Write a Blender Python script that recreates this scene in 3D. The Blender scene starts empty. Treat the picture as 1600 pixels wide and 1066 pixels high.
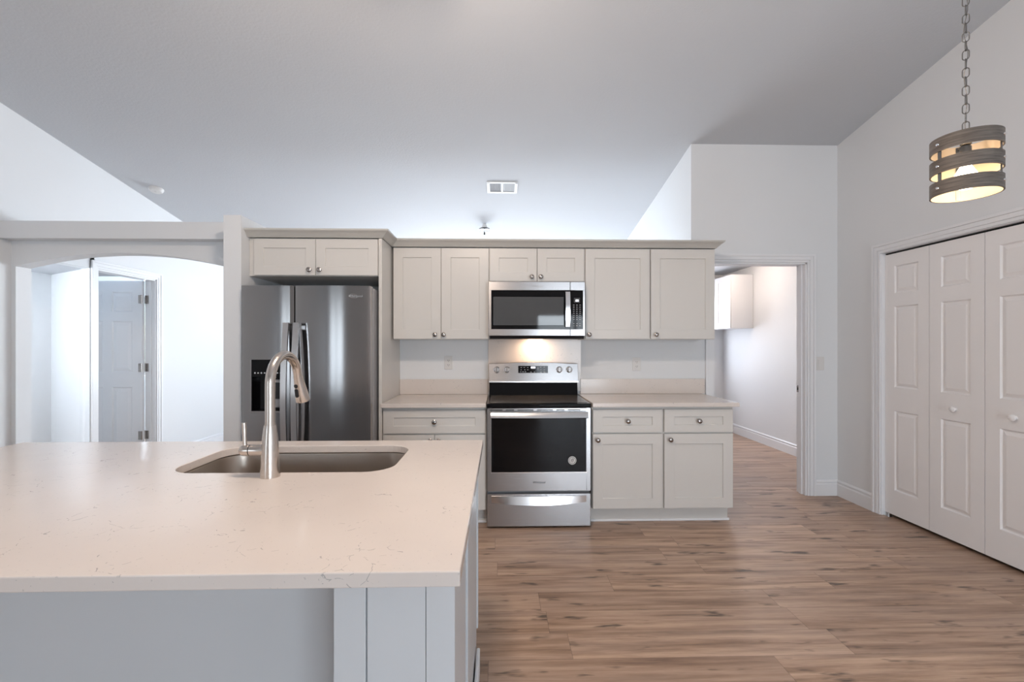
import bpy, bmesh, math, random
from mathutils import Vector, Matrix
random.seed(7)
PI = math.pi
scn = bpy.context.scene
C = scn.collection

# ------------------------------------------------------------------ camera
cam_d = bpy.data.cameras.new('camera')
cam = bpy.data.objects.new('camera', cam_d); C.objects.link(cam)
cam.location = (0, 0, 1.333)
cam.rotation_euler = (math.radians(90), 0, math.radians(-1.5))
cam_d.sensor_width = 36; cam_d.lens = 725/1600*36
cam_d.shift_y = 6/1600
cam_d.clip_start = 0.02
scn.camera = cam
# ------------------------------------------------------------------ exposure
vs = scn.view_settings
vs.view_transform = 'Standard'; vs.look = 'None'; vs.gamma = 1; vs.use_curve_mapping = False
vs.exposure = 0.50
# ------------------------------------------------------------------ world
w = bpy.data.worlds.new('world'); scn.world = w; w.use_nodes = True
wn = w.node_tree.nodes; wl = w.node_tree.links
sky = wn.new('ShaderNodeTexSky'); sky.sky_type = 'NISHITA'; sky.sun_elevation = math.radians(50)
sky.sun_rotation = math.radians(120); sky.sun_disc = False
wl.new(sky.outputs[0], wn['Background'].inputs[0]); wn['Background'].inputs[1].default_value = 0.12
# ------------------------------------------------------------------ daylight through the windows
def area(name, loc, target, sx, sy, power, col):
    l = bpy.data.lights.new(name, 'AREA'); l.shape = 'RECTANGLE'; l.size = sx; l.size_y = sy
    l.energy = power; l.color = col
    o = bpy.data.objects.new(name, l); C.objects.link(o); o.location = loc
    o.rotation_euler = (Vector(target)-Vector(loc)).to_track_quat('-Z', 'Y').to_euler()
    return o
COOL = (0.80, 0.90, 1.0)
area('daylight_patio_door', (1.7, -3.25, 1.1), (1.2, 3, 1.0), 1.9, 2.0, 105, COOL)
area('daylight_garden_door', (-3.14, -3.25, 1.1), (-2.2, 3, 1.2), .90, 1.95, 17, COOL)
area('daylight_back_room', (-.35, 8.5, 1.5), (-.2, 5.0, 4.2), 3.1, 1.6, 275, (0.84, 0.92, 1.0))
area('daylight_bedroom', (-5.3, 7.75, 1.5), (-4.3, 5.0, 1.2), 1.5, 1.5, 190, (0.72, 0.86, 1.0))
area('daylight_laundry', (2.7, 7.55, 1.5), (2.9, 5.0, 1.2), 0.9, 1.2, 32, (0.86, 0.9, 1.0))

# ================================================================== materials
class NT:
    def __init__(s, name):
        s.m = bpy.data.materials.new(name); s.m.use_nodes = True
        s.n = s.m.node_tree.nodes; s.l = s.m.node_tree.links
        s.b = s.n['Principled BSDF']
    def node(s, t, **kw):
        n = s.n.new(t)
        for k, v in kw.items():
            if k.startswith('i_'):
                k = k[2:]; k = int(k) if k.isdigit() else k
                s.put(n.inputs[k], v)
            else: setattr(n, k, v)
        return n
    def put(s, sock, v):
        if hasattr(v, 'is_output'): s.l.new(v, sock)
        elif hasattr(v, 'outputs'): s.l.new(v.outputs[0], sock)
        else: sock.default_value = v
    def math(s, op, a, b=0.0, c=0.0):
        n = s.n.new('ShaderNodeMath'); n.operation = op
        s.put(n.inputs[0], a); s.put(n.inputs[1], b); s.put(n.inputs[2], c); return n.outputs[0]
    def mix(s, f, a, b):
        n = s.n.new('ShaderNodeMix'); n.data_type = 'RGBA'
        s.put(n.inputs[0], f); s.put(n.inputs[6], a); s.put(n.inputs[7], b); return n.outputs[2]
    def ramp(s, f, stops):
        n = s.n.new('ShaderNodeValToRGB'); e = n.color_ramp.elements
        e[0].position, e[0].color = stops[0][0], stops[0][1]
        e[1].position, e[1].color = stops[-1][0], stops[-1][1]
        for p, c in stops[1:-1]:
            x = e.new(p); x.color = c
        s.put(n.inputs[0], f); return n.outputs[0]
    def obj(s): return s.n.new('ShaderNodeTexCoord').outputs['Object']
    def mapping(s, scale, vec=None):
        n = s.n.new('ShaderNodeMapping'); s.put(n.inputs[0], vec or s.obj()); n.inputs['Scale'].default_value = scale
        return n.outputs[0]
    def noise(s, scale, detail=3, vec=None, rough=.5):
        n = s.n.new('ShaderNodeTexNoise'); s.put(n.inputs['Vector'], vec or s.obj())
        n.inputs['Scale'].default_value = scale; n.inputs['Detail'].default_value = detail; n.inputs['Roughness'].default_value = rough
        return n.outputs[0]
    def bump(s, h, strength=.1, dist=.01):
        n = s.n.new('ShaderNodeBump'); s.put(n.inputs['Height'], h)
        n.inputs['Strength'].default_value = strength; n.inputs['Distance'].default_value = dist
        s.l.new(n.outputs[0], s.b.inputs['Normal'])
    def set(s, **kw):
        for k, v in kw.items(): s.put(s.b.inputs[k.replace('_', ' ')], v)
        return s
def rgb(r, g, b): return (r, g, b, 1)

def paint(name, col, rough=.5, bscale=180, bstr=.05, spec=.4):
    t = NT(name); n = t.noise(bscale, 2)
    v = t.noise(1.3, 2)
    c2 = tuple(x*.96 for x in col)
    t.set(Base_Color=t.mix(v, rgb(*col), rgb(*c2)), Roughness=rough)
    t.b.inputs['Specular IOR Level'].default_value = spec
    t.bump(n, bstr, .002); return t.m
M = {}
M['wall'] = paint('wall_paint', (.755, .772, .79), .6, 120, .12, .25)
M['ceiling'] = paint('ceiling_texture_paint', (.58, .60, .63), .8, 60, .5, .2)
M['trim'] = paint('white_trim_paint', (.80, .81, .83), .35, 80, .02)
M['door'] = paint('white_door_paint', (.86, .845, .845), .35, 80, .02)
M['cab'] = paint('cabinet_paint', (.66, .64, .61), .33, 60, .015)
M['cab_in'] = paint('cabinet_underside', (.50, .42, .36), .5, 60, .015)
M['crown'] = paint('crown_paint', (.56, .55, .52), .35, 60, .015)
M['island'] = paint('island_paint', (.60, .62, .64), .35, 60, .015)
M['plastic'] = paint('white_plastic', (.70, .69, .68), .35, 60, .01)
M['grey'] = paint('grey_plastic', (.32, .32, .33), .4, 60, .01)
M['black'] = paint('black_plastic', (.012, .012, .014), .3, 60, .01)
M['dark'] = paint('dark_gap', (.01, .01, .01), .7, 60, .01)

def quartz(name, col):
    t = NT(name)
    co = t.obj()
    # fine speckle + short broken veins
    warp = t.noise(6, 3, co)
    vv = t.node('ShaderNodeVectorMath', operation='MULTIPLY_ADD', i_0=t.node('ShaderNodeTexNoise', i_Vector=co, i_Scale=9.0).outputs[1], i_1=(.16, .16, .16), i_2=co)
    vo = t.node('ShaderNodeTexVoronoi', feature='DISTANCE_TO_EDGE', i_Vector=vv.outputs[0], i_Scale=13.0)
    line = t.math('LESS_THAN', vo.outputs[0], .010)
    gate = t.math('GREATER_THAN', t.noise(7, 2, co), .55)
    gate2 = t.math('GREATER_THAN', t.noise(70, 3, co), .53)
    vein = t.math('MULTIPLY', t.math('MULTIPLY', line, gate), gate2)
    sp = t.math('MULTIPLY', t.math('GREATER_THAN', t.noise(160, 1, co), .74), .35)
    cloud = t.mix(warp, rgb(*col), rgb(*[x*.94 for x in col]))
    c = t.mix(t.math('MULTIPLY', vein, .55), cloud, rgb(.22, .21, .21))
    c = t.mix(sp, c, rgb(.35, .33, .31))
    t.set(Base_Color=c, Roughness=.16); t.b.inputs['Specular IOR Level'].default_value = .45
    return t.m
M['quartz'] = quartz('white_quartz', (.71, .645, .60))

def wood_floor():
    t = NT('vinyl_plank_floor'); co = t.obj()
    sx = t.node('ShaderNodeSeparateXYZ', i_0=co)
    X, Y = sx.outputs[0], sx.outputs[1]
    PW, PL = .178, 1.22
    yr = t.math('DIVIDE', Y, PW); row = t.math('FLOOR', yr)
    rr = t.node('ShaderNodeTexWhiteNoise', noise_dimensions='1D'); t.put(rr.inputs['W'], row)
    xr = t.math('ADD', t.math('DIVIDE', X, PL), t.math('MULTIPLY', rr.outputs[0], 7.3)); col = t.math('FLOOR', xr)
    cid = t.node('ShaderNodeCombineXYZ', i_0=row, i_1=col)
    wn_ = t.node('ShaderNodeTexWhiteNoise', noise_dimensions='3D', i_Vector=cid)
    rnd = wn_.outputs[0]
    # grain coordinates shifted per plank
    off = t.node('ShaderNodeVectorMath', operation='MULTIPLY_ADD', i_0=wn_.outputs[1], i_1=(13, 7, 5), i_2=co)
    g1 = t.noise(1, 6, t.mapping((1.5, 24, 1), off.outputs[0]), .66)
    g2 = t.noise(1, 3, t.mapping((1.0, 7, 1), off.outputs[0]), .5)
    g3 = t.noise(1, 4, t.mapping((8, 150, 1), off.outputs[0]), .6)
    base = t.ramp(g1, [(.27, rgb(.09, .052, .034)), (.39, rgb(.29, .182, .122)), (.50, rgb(.46, .305, .210)), (.66, rgb(.66, .47, .345))])
    c = t.mix(t.math('MULTIPLY', rnd, .45), base, rgb(.24, .155, .115))
    c = t.mix(t.math('MULTIPLY', t.math('SUBTRACT', g2, .42), 1.6), c, rgb(.50, .37, .295))
    fine = t.math('MULTIPLY', t.math('SUBTRACT', g3, .5), .9)
    c = t.mix(t.node('ShaderNodeClamp', i_0=fine).outputs[0], c, rgb(.09, .06, .045))
    kn = t.noise(1, 3, t.mapping((3.4, 16, 1), off.outputs[0]), .6)
    knm = t.ramp(kn, [(.615, rgb(0, 0, 0)), (.70, rgb(1, 1, 1))])
    c = t.mix(t.math('MULTIPLY', knm, .85), c, rgb(.055, .038, .03))
    fy = t.math('FRACT', yr); fx = t.math('FRACT', xr)
    gap = t.math('MAXIMUM', t.math('LESS_THAN', fy, .014), t.math('LESS_THAN', fx, .0018))
    c = t.mix(t.math('MULTIPLY', gap, .55), c, rgb(.06, .042, .034))
    t.set(Base_Color=c, Roughness=t.math('ADD', .30, t.math('MULTIPLY', g1, .16)))
    t.b.inputs['Specular IOR Level'].default_value = .5
    t.bump(t.math('SUBTRACT', g1, t.math('MULTIPLY', gap, .6)), .12, .002)
    return t.m
M['floor'] = wood_floor()

def steel(name, col, rough, aniso=.7, rot=.0, brush=(3, 3, 700), metal=1.0):
    t = NT(name); n = t.noise(1, 2, t.mapping(brush))
    t.set(Base_Color=t.mix(n, rgb(*[x*.98 for x in col]), rgb(*[x*1.02 for x in col])), Metallic=metal,
          Roughness=t.math('ADD', rough-.01, t.math('MULTIPLY', n, .02)), Anisotropic=aniso, Anisotropic_Rotation=rot)
    tg = t.node('ShaderNodeTangent', direction_type='RADIAL', axis='Z'); t.put(t.b.inputs['Tangent'], tg)
    return t.m
M['fridge'] = steel('dark_brushed_steel', (.31, .305, .308), .16, .88, .25)
M['steel'] = steel('brushed_steel', (.37, .36, .36), .27, .7, .25)
M['steel_v'] = steel('polished_steel_handle', (.70, .69, .69), .2, .3)
M['nickel'] = steel('brushed_nickel', (.62, .565, .52), .22, .3, 0, (700, 700, 8))
M['sink'] = steel('sink_steel', (.46, .40, .345), .3, .3)
M['knob'] = steel('knob_nickel', (.36, .33, .31), .2, 0)
M['chrome'] = steel('chrome', (.8, .8, .8), .12, 0)
M['chain'] = steel('dull_nickel_chain', (.20, .195, .19), .4, 0)

def gloss(name, col, rough=.06, spec=.5):
    t = NT(name); n = t.noise(3, 2)
    t.set(Base_Color=t.mix(n, rgb(*col), rgb(*[x*.8 for x in col])), Roughness=rough)
    t.b.inputs['Specular IOR Level'].default_value = spec; return t.m
M['blackglass'] = gloss('black_glass', (.004, .004, .005), .05, .22)
M['mwglass'] = gloss('smoked_mesh_glass', (.075, .079, .083), .04)
M['cooktop'] = gloss('ceramic_cooktop', (.03, .027, .025), .12)
M['ceramic'] = gloss('speckled_ceramic_glass', (.085, .075, .068), .22)
def emis(name, col, st, base=(.8, .8, .8)):
    t = NT(name); t.set(Base_Color=rgb(*base), Roughness=.4, Emission_Color=rgb(*col), Emission_Strength=st)
    n = t.noise(4, 1); t.set(Emission_Strength=t.math('MULTIPLY', st, t.math('ADD', .95, t.math('MULTIPLY', n, .1)))); return t.m
M['bulb'] = emis('warm_bulb', (1, .82, .58), 7)
M['lamp'] = emis('warm_lamp', (1, .80, .58), 5)
M['disp'] = emis('lit_display', (.85, .9, 1), 1.4)
M['icons'] = paint('printed_icons', (.55, .56, .58), .4)
def glass(name, col=(1, 1, 1), rough=0.0):
    t = NT(name); n = t.noise(2, 1)
    t.set(Base_Color=t.mix(n, rgb(*col), rgb(*[x*.98 for x in col])), Roughness=rough, Transmission_Weight=1.0, IOR=1.45); return t.m
M['glass'] = glass('clear_glass')
def pane():
    t = NT('window_pane'); tr = t.node('ShaderNodeBsdfTransparent'); gl = t.node('ShaderNodeBsdfGlossy', i_Roughness=.02)
    n = t.noise(1, 1); mx = t.n.new('ShaderNodeMixShader'); t.put(mx.inputs[0], t.math('MULTIPLY', n, .12))
    t.l.new(tr.outputs[0], mx.inputs[1]); t.l.new(gl.outputs[0], mx.inputs[2])
    t.l.new(mx.outputs[0], t.n['Material Output'].inputs[0]); return t.m
M['pane'] = pane()
def shade_wood():
    t = NT('weathered_grey_wood'); n = t.noise(1, 5, t.mapping((12, 12, 160)), .6)
    t.set(Base_Color=t.ramp(n, [(.3, rgb(.06, .050, .043)), (.7, rgb(.17, .145, .125))]), Roughness=.6); t.bump(n, .3, .002); return t.m
M['shade'] = shade_wood()
M['shade_in'] = paint('cream_shade_lining', (.72, .58, .42), .6, 60, .1)
def leafy(name, a, b):
    t = NT(name); n = t.noise(9, 5); t.set(Base_Color=t.mix(n, rgb(*a), rgb(*b)), Roughness=.8); return t.m
M['leaf'] = leafy('foliage', (.02, .06, .015), (.13, .26, .07))
M['grass'] = leafy('lawn', (.05, .10, .02), (.12, .19, .06))
M['fence'] = leafy('fence_boards', (.5, .5, .48), (.6, .6, .58))

# ================================================================== builders
def wloc(o):
    v = Vector((0, 0, 0))
    while o is not None: v += Vector(o.location); o = o.parent
    return v
def thing(name, label, cat, loc=(0, 0, 0), group=None, struct=False):
    o = bpy.data.objects.new(name, None); C.objects.link(o); o.location = loc
    o.empty_display_size = .1
    if struct: o['kind'] = 'structure'
    if label: o['label'] = label
    if cat: o['category'] = cat
    if group: o['group'] = group
    return o
def obj(name, bm, mat, parent=None, label=None, cat=None, struct=False, group=None, bevel=0, smooth=False, origin=None, seg=2):
    bmesh.ops.remove_doubles(bm, verts=bm.verts, dist=1e-5)
    bmesh.ops.recalc_face_normals(bm, faces=bm.faces)
    off = wloc(parent) if parent else (Vector(origin) if origin else Vector((0, 0, 0)))
    bmesh.ops.translate(bm, verts=bm.verts, vec=-off)
    me = bpy.data.meshes.new(name); bm.to_mesh(me); bm.free()
    o = bpy.data.objects.new(name, me); C.objects.link(o)
    if parent: o.parent = parent
    elif origin: o.location = origin
    mats = mat if isinstance(mat, (list, tuple)) else [mat]
    for m in mats: me.materials.append(M[m] if isinstance(m, str) else m)
    if smooth:
        for p in me.polygons: p.use_smooth = True
        md = o.modifiers.new('edge', 'EDGE_SPLIT'); md.split_angle = math.radians(40)
    if bevel:
        b = o.modifiers.new('bevel', 'BEVEL'); b.width = bevel; b.segments = seg; b.limit_method = 'ANGLE'; b.angle_limit = math.radians(50)
        b.harden_normals = False
    if label: o['label'] = label
    if cat: o['category'] = cat
    if group: o['group'] = group
    if struct: o['kind'] = 'structure'
    return o
def B(*boxes):
    bm = bmesh.new()
    for b in boxes: box(bm, *b)
    return bm
def box(bm, x0, x1, y0, y1, z0, z1):
    v = [bm.verts.new((x, y, z)) for x in (x0, x1) for y in (y0, y1) for z in (z0, z1)]
    for q in ((0, 1, 3, 2), (4, 6, 7, 5), (0, 4, 5, 1), (2, 3, 7, 6), (0, 2, 6, 4), (1, 5, 7, 3)):
        bm.faces.new([v[i] for i in q])
    return v
def prism(bm, pts, a0, a1, axis='y'):
    """extrude closed 2D outline pts along an axis. axis y: pts=(x,z); x: pts=(y,z); z: pts=(x,y)"""
    def mk(p, a):
        return {'y': (p[0], a, p[1]), 'x': (a, p[0], p[1]), 'z': (p[0], p[1], a)}[axis]
    lo = [bm.verts.new(mk(p, a0)) for p in pts]; hi = [bm.verts.new(mk(p, a1)) for p in pts]
    n = len(pts)
    bm.faces.new(lo); bm.faces.new(hi[::-1])
    for i in range(n): bm.faces.new((lo[i], lo[(i+1) % n], hi[(i+1) % n], hi[i]))
def frame_for(d):
    d = Vector(d).normalized(); up = Vector((0, 0, 1)) if abs(d.z) < .95 else Vector((0, 1, 0))
    a = d.cross(up).normalized(); return a, d.cross(a).normalized()
def lathe(bm, prof, loc=(0, 0, 0), axis=(0, 0, 1), n=24):
    """prof: list of (radius, along-axis)"""
    ax = Vector(axis).normalized(); a, b = frame_for(ax); L = Vector(loc); rings = []
    for r, h in prof:
        if r < 1e-5: rings.append([bm.verts.new(L+ax*h)])
        else: rings.append([bm.verts.new(L+ax*h+(a*math.cos(2*PI*k/n)+b*math.sin(2*PI*k/n))*r) for k in range(n)])
    for p, q in zip(rings, rings[1:]):
        for k in range(n):
            k2 = (k+1) % n
            if len(p) == 1 and len(q) == 1: continue
            if len(p) == 1: bm.faces.new((p[0], q[k], q[k2]))
            elif len(q) == 1: bm.faces.new((p[k], p[k2], q[0]))
            else: bm.faces.new((p[k], p[k2], q[k2], q[k]))
    if len(rings[0]) > 1: bm.faces.new(rings[0])
    if len(rings[-1]) > 1: bm.faces.new(rings[-1][::-1])
def tube(bm, pts, r, n=12, closed=False, caps=True, flat=1.0):
    pts = [Vector(p) for p in pts]; N = len(pts); rings = []; prev = None
    rs = r if isinstance(r, (list, tuple)) else [r]*N
    for i, p in enumerate(pts):
        if closed: d = pts[(i+1) % N]-pts[i-1]
        else: d = pts[min(i+1, N-1)]-pts[max(i-1, 0)]
        d.normalize()
        if prev is None: a, b = frame_for(d)
        else:
            a = prev-d*prev.dot(d); a.normalize(); b = d.cross(a)
        prev = a
        rings.append([bm.verts.new(p+(a*math.cos(2*PI*k/n)+b*math.sin(2*PI*k/n)*flat)*rs[i]) for k in range(n)])
    pr = list(zip(rings, rings[1:]))
    if closed: pr.append((rings[-1], rings[0]))
    for p, q in pr:
        for k in range(n): bm.faces.new((p[k], p[(k+1) % n], q[(k+1) % n], q[k]))
    if not closed and caps: bm.faces.new(rings[0][::-1]); bm.faces.new(rings[-1])
def sweep(bm, path, prof, closed=False):
    """path: (x,y) points; prof: closed outline of (outward offset, z). outward = right-hand side of travel"""
    P = [Vector((p[0], p[1])) for p in path]; N = len(P); rings = []
    for i, p in enumerate(P):
        ns = []
        if i > 0: d = (P[i]-P[i-1]).normalized(); ns.append(Vector((d.y, -d.x)))
        if i < N-1: d = (P[i+1]-P[i]).normalized(); ns.append(Vector((d.y, -d.x)))
        m = sum(ns, Vector((0, 0))).normalized(); m = m/max(.3, m.dot(ns[0]))
        rings.append([bm.verts.new((p.x+m.x*o, p.y+m.y*o, z)) for o, z in prof])
    k = len(prof)
    for a, b in zip(rings, rings[1:]):
        for j in range(k): bm.faces.new((a[j], a[(j+1) % k], b[(j+1) % k], b[j]))
    bm.faces.new(rings[0][::-1]); bm.faces.new(rings[-1])
def paneled(w, h, t, panels, prof):
    """slab in XZ, front at y=0 facing -Y, back at y=t. panels: rects (x0,x1,z0,z1). prof: (inset, depth) steps"""
    bm = bmesh.new()
    xs = sorted({0, w, *[p[0] for p in panels], *[p[1] for p in panels]})
    zs = sorted({0, h, *[p[2] for p in panels], *[p[3] for p in panels]})
    def V(x, y, z): return bm.verts.new((x, y, z))
    for i in range(len(xs)-1):
        for j in range(len(zs)-1):
            a, b, c, d = xs[i], xs[i+1], zs[j], zs[j+1]
            mx, mz = (a+b)/2, (c+d)/2
            if any(p[0] < mx < p[1] and p[2] < mz < p[3] for p in panels): continue
            bm.faces.new((V(a, 0, c), V(b, 0, c), V(b, 0, d), V(a, 0, d)))
    for p in panels:
        prev = [(p[0], 0, p[2]), (p[1], 0, p[2]), (p[1], 0, p[3]), (p[0], 0, p[3])]
        for ins, dep in prof:
            cur = [(p[0]+ins, dep, p[2]+ins), (p[1]-ins, dep, p[2]+ins), (p[1]-ins, dep, p[3]-ins), (p[0]+ins, dep, p[3]-ins)]
            for k in range(4):
                bm.faces.new((V(*prev[k]), V(*prev[(k+1) % 4]), V(*cur[(k+1) % 4]), V(*cur[k])))
            prev = cur
        bm.faces.new([V(*q) for q in prev])
    # sides follow the same grid so the mesh stays closed
    for i in range(len(xs)-1):
        for z in (0, h): bm.faces.new((V(xs[i], 0, z), V(xs[i+1], 0, z), V(xs[i+1], t, z), V(xs[i], t, z)))
    for j in range(len(zs)-1):
        for x in (0, w): bm.faces.new((V(x, 0, zs[j]), V(x, 0, zs[j+1]), V(x, t, zs[j+1]), V(x, t, zs[j])))
    for i in range(len(xs)-1):
        for j in range(len(zs)-1):
            bm.faces.new((V(xs[i], t, zs[j]), V(xs[i], t, zs[j+1]), V(xs[i+1], t, zs[j+1]), V(xs[i+1], t, zs[j])))
    bmesh.ops.remove_doubles(bm, verts=bm.verts, dist=1e-5)
    return bm
SHAKER = [(0.0, .009)]
def shaker(x0, x1, z0, z1, y, rail=.075, t=.019, railz=None):
    rz = railz or rail
    bm = paneled(x1-x0, z1-z0, t, [(rail, x1-x0-rail, rz, z1-z0-rz)], SHAKER)
    bmesh.ops.translate(bm, verts=bm.verts, vec=(x0, y, z0)); return bm
RAISED = [(.010, .009), (.018, .009), (.050, .002)]
def xform(bm, mat): bmesh.ops.transform(bm, matrix=mat, verts=bm.verts); return bm
def text(name, s, size, loc, parent, mat, rot=(PI/2, 0, 0), ext=.0004, align='CENTER', shear=0):
    cu = bpy.data.curves.new(name, 'FONT'); cu.body = s; cu.size = size; cu.extrude = ext; cu.align_x = align; cu.shear = shear
    cu.resolution_u = 3
    to = bpy.data.objects.new(name, cu); C.objects.link(to)
    bpy.context.view_layer.update()
    me = bpy.data.meshes.new_from_object(to.evaluated_get(bpy.context.evaluated_depsgraph_get()))
    bpy.data.objects.remove(to); bpy.data.curves.remove(cu)
    me.transform(Matrix.Translation(Vector(loc)-wloc(parent)) @ Matrix.Rotation(rot[2], 4, 'Z') @ Matrix.Rotation(rot[0], 4, 'X'))
    me.name = name; me.materials.clear(); me.materials.append(M[mat])
    o = bpy.data.objects.new(name, me); C.objects.link(o); o.parent = parent
    return o
def knob(parent, x, y, z, ax=(0, -1, 0), mat='knob', s=1.18):
    bm = bmesh.new()
    lathe(bm, [(.009*s, 0), (.006*s, .003*s), (.005*s, .012*s), (.013*s, .017*s), (.0155*s, .021*s), (.0145*s, .026*s), (.009*s, .029*s), (0, .030*s)], (x, y, z), ax, 20)
    return obj('knob', bm, mat, parent, smooth=True)

# ================================================================== the setting
CS = .181                      # ceiling slope
def ceil(y): return 3.10+CS*(4.03-y)
XL, XR = -3.79, 2.99
YW = 4.035                     # kitchen wall face
RID, REAR, FAR = .6, -3.0, 8.2
obj('floor', B((-8, 4.2, -3.2, 8.6, -.12, 0)), 'floor', struct=True)
def slab(bm, x0, x1, y0, y1, h0, h1, t=.12):
    v = [bm.verts.new(p) for p in ((x0, y0, h0), (x1, y0, h0), (x1, y1, h1), (x0, y1, h1), (x0, y0, h0+t), (x1, y0, h0+t), (x1, y1, h1+t), (x0, y1, h1+t))]
    for q in ((0, 3, 2, 1), (4, 5, 6, 7), (0, 1, 5, 4), (1, 2, 6, 5), (2, 3, 7, 6), (3, 0, 4, 7)): bm.faces.new([v[i] for i in q])
bm = bmesh.new()
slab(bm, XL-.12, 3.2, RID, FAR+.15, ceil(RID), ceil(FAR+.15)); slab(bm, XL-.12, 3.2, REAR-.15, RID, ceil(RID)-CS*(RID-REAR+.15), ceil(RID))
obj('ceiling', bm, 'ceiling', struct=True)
HT = 3.9
def wall(name, *boxes, mat='wall'): return obj(name, B(*boxes), mat, struct=True)
# right wall (x = XR) with closet opening y 2.06..3.56
CY0, CY1, CH = 2.055, 3.565, 2.05
wall('wall_right', (XR, XR+.12, REAR, CY0, 0, HT), (XR, XR+.12, CY1, YW+.12, 0, HT), (XR, XR+.12, CY0, CY1, CH, HT))
wall('wall_closet', (XR+.66, XR+.74, CY0-.3, 3.95, 0, 2.44), (XR+.12, XR+.74, 3.87, 3.95, 0, 2.44), (XR+.12, XR+.74, CY0-.38, CY0-.3, 0, 2.44), (XR+.12, XR+.74, CY0-.3, 3.95, 2.44, 2.5))
# frontal wall with the laundry doorway
DX0, DX1, DH = 1.875, 2.715, 2.06
wall('wall_doorway', (1.68, DX0, YW, YW+.12, 0, HT), (DX1, XR, YW, YW+.12, 0, HT), (DX0, DX1, YW, YW+.12, DH, HT))
# half height kitchen wall
wall('wall_kitchen', (-1.95, 1.68, YW, YW+.12, 0, 2.12))
wall('wall_fridge_side', (-1.952, -1.828, 3.33, YW, 0, 2.25))
# wall between back room and laundry
wall('wall_laundry_left', (1.68, 1.80, YW+.12, FAR, 0, HT))
wall('wall_laundry_right', (3.545, 3.66, YW+.12, 7.4, 0, 2.6))
wall('wall_laundry_near', (XR, 3.66, YW, YW+.12, 0, 2.6))
LBY = 7.27
wall('wall_laundry_back', (1.80, 2.2, LBY, LBY+.12, 0, 2.6), (3.2, 3.66, LBY, LBY+.12, 0, 2.6), (2.2, 3.2, LBY, LBY+.12, 0, .9), (2.2, 3.2, LBY, LBY+.12, 2.1, 2.6))
obj('ceiling_laundry', B((1.80, 3.66, YW+.12, 7.4, 2.44, 2.5)), 'ceiling', struct=True)
# left wall : near part, header over the nook, part with the bedroom door
BD0, BD1, BDH = 4.47, 5.22, 2.05
NH = 2.045
wall('wall_left', (XL-.11, XL, REAR, 3.82, 0, HT), (XL-.11, XL, 3.82, BD0, NH, HT), (XL-.11, XL, BD0, BD1, BDH, HT), (XL-.11, XL, BD1, FAR, 0, HT))
# nook: left wall, diagonal wall, low ceiling
bm = bmesh.new(); prism(bm, [(XL-.11, BD0-.03), (XL-.001, BD0-.03), (XL-.001, BD0-.10), (-3.82, BD0-.10), (-4.54, 4.86), (-4.54, 4.98), (-4.60, 4.98), (-4.50, 4.98), (XL-.11, BD0+.01)][:1]+[(XL, BD0-.03), (XL, BD0-.08), (-4.55, 4.83), (-4.55, 4.93)], 0, NH+.1, 'z')
obj('wall_nook_diagonal', bm, 'wall', struct=True)
wall('wall_nook_left', (-4.67, -4.55, 2.48, 4.93, 0, 2.2))
wall('wall_nook_near', (-4.67, XL-.11, 2.36, 2.48, 0, 2.2))
wall('ceiling_nook', (-4.67, XL-.11, 2.40, 4.93, NH, NH+.1), mat='ceiling')
# bedroom beyond the open door
wall('wall_bedroom_far', (-6.6, -6.2, 7.4, 7.52, 0, 2.6), (-4.4, XL-.11, 7.4, 7.52, 0, 2.6), (-6.2, -4.4, 7.4, 7.52, 0, .8), (-6.2, -4.4, 7.4, 7.52, 2.15, 2.6))
wall('wall_bedroom_left', (-6.72, -6.6, 4.98, 7.52, 0, 2.6))
wall('wall_bedroom_near', (-6.72, -4.67, 4.98, 5.05, 0, 2.6))
wall('ceiling_bedroom', (-6.72, XL-.11, 4.93, 7.52, 2.44, 2.6), mat='ceiling')
# arch wall
AY0, AY1 = 3.70, 3.82
AX0, AX1 = -3.755, -2.13
def arch_z(x):
    c = (AX0+AX1)/2; hw = (AX1-AX0)/2; rise, spring = .108, 1.942
    R = (hw*hw+rise*rise)/(2*rise); return spring+rise-R+math.sqrt(R*R-(x-c)**2)
bm = bmesh.new(); N = 40
outl = [(XL, 0), (AX0, 0)]+[(AX0+(AX1-AX0)*i/N, arch_z(AX0+(AX1-AX0)*i/N)) for i in range(N+1)]+[(AX1, 0), (-1.828, 0), (-1.828, 2.15), (XL, 2.15)]
# build as strips (concave outline)
box(bm, XL, AX0, AY0, AY1, 0, 2.15); box(bm, AX1, -1.952, AY0, AY1, 0, 2.15)
for i in range(N):
    a, b = AX0+(AX1-AX0)*i/N, AX0+(AX1-AX0)*(i+1)/N
    za, zb = arch_z(a), arch_z(b)
    v = [bm.verts.new(p) for p in ((a, AY0, za), (b, AY0, zb), (b, AY0, 2.15), (a, AY0, 2.15), (a, AY1, za), (b, AY1, zb), (b, AY1, 2.15), (a, AY1, 2.15))]
    bm.faces.new((v[0], v[1], v[2], v[3])); bm.faces.new((v[5], v[4], v[7], v[6])); bm.faces.new((v[0], v[4], v[5], v[1])); bm.faces.new((v[3], v[2], v[6], v[7]))
obj('wall_arch', bm, 'wall', struct=True)
obj('trim_ledge', B((XL, -1.952, 3.60, 3.92, 2.14, 2.272)), 'wall', struct=True, bevel=.003)
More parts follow.
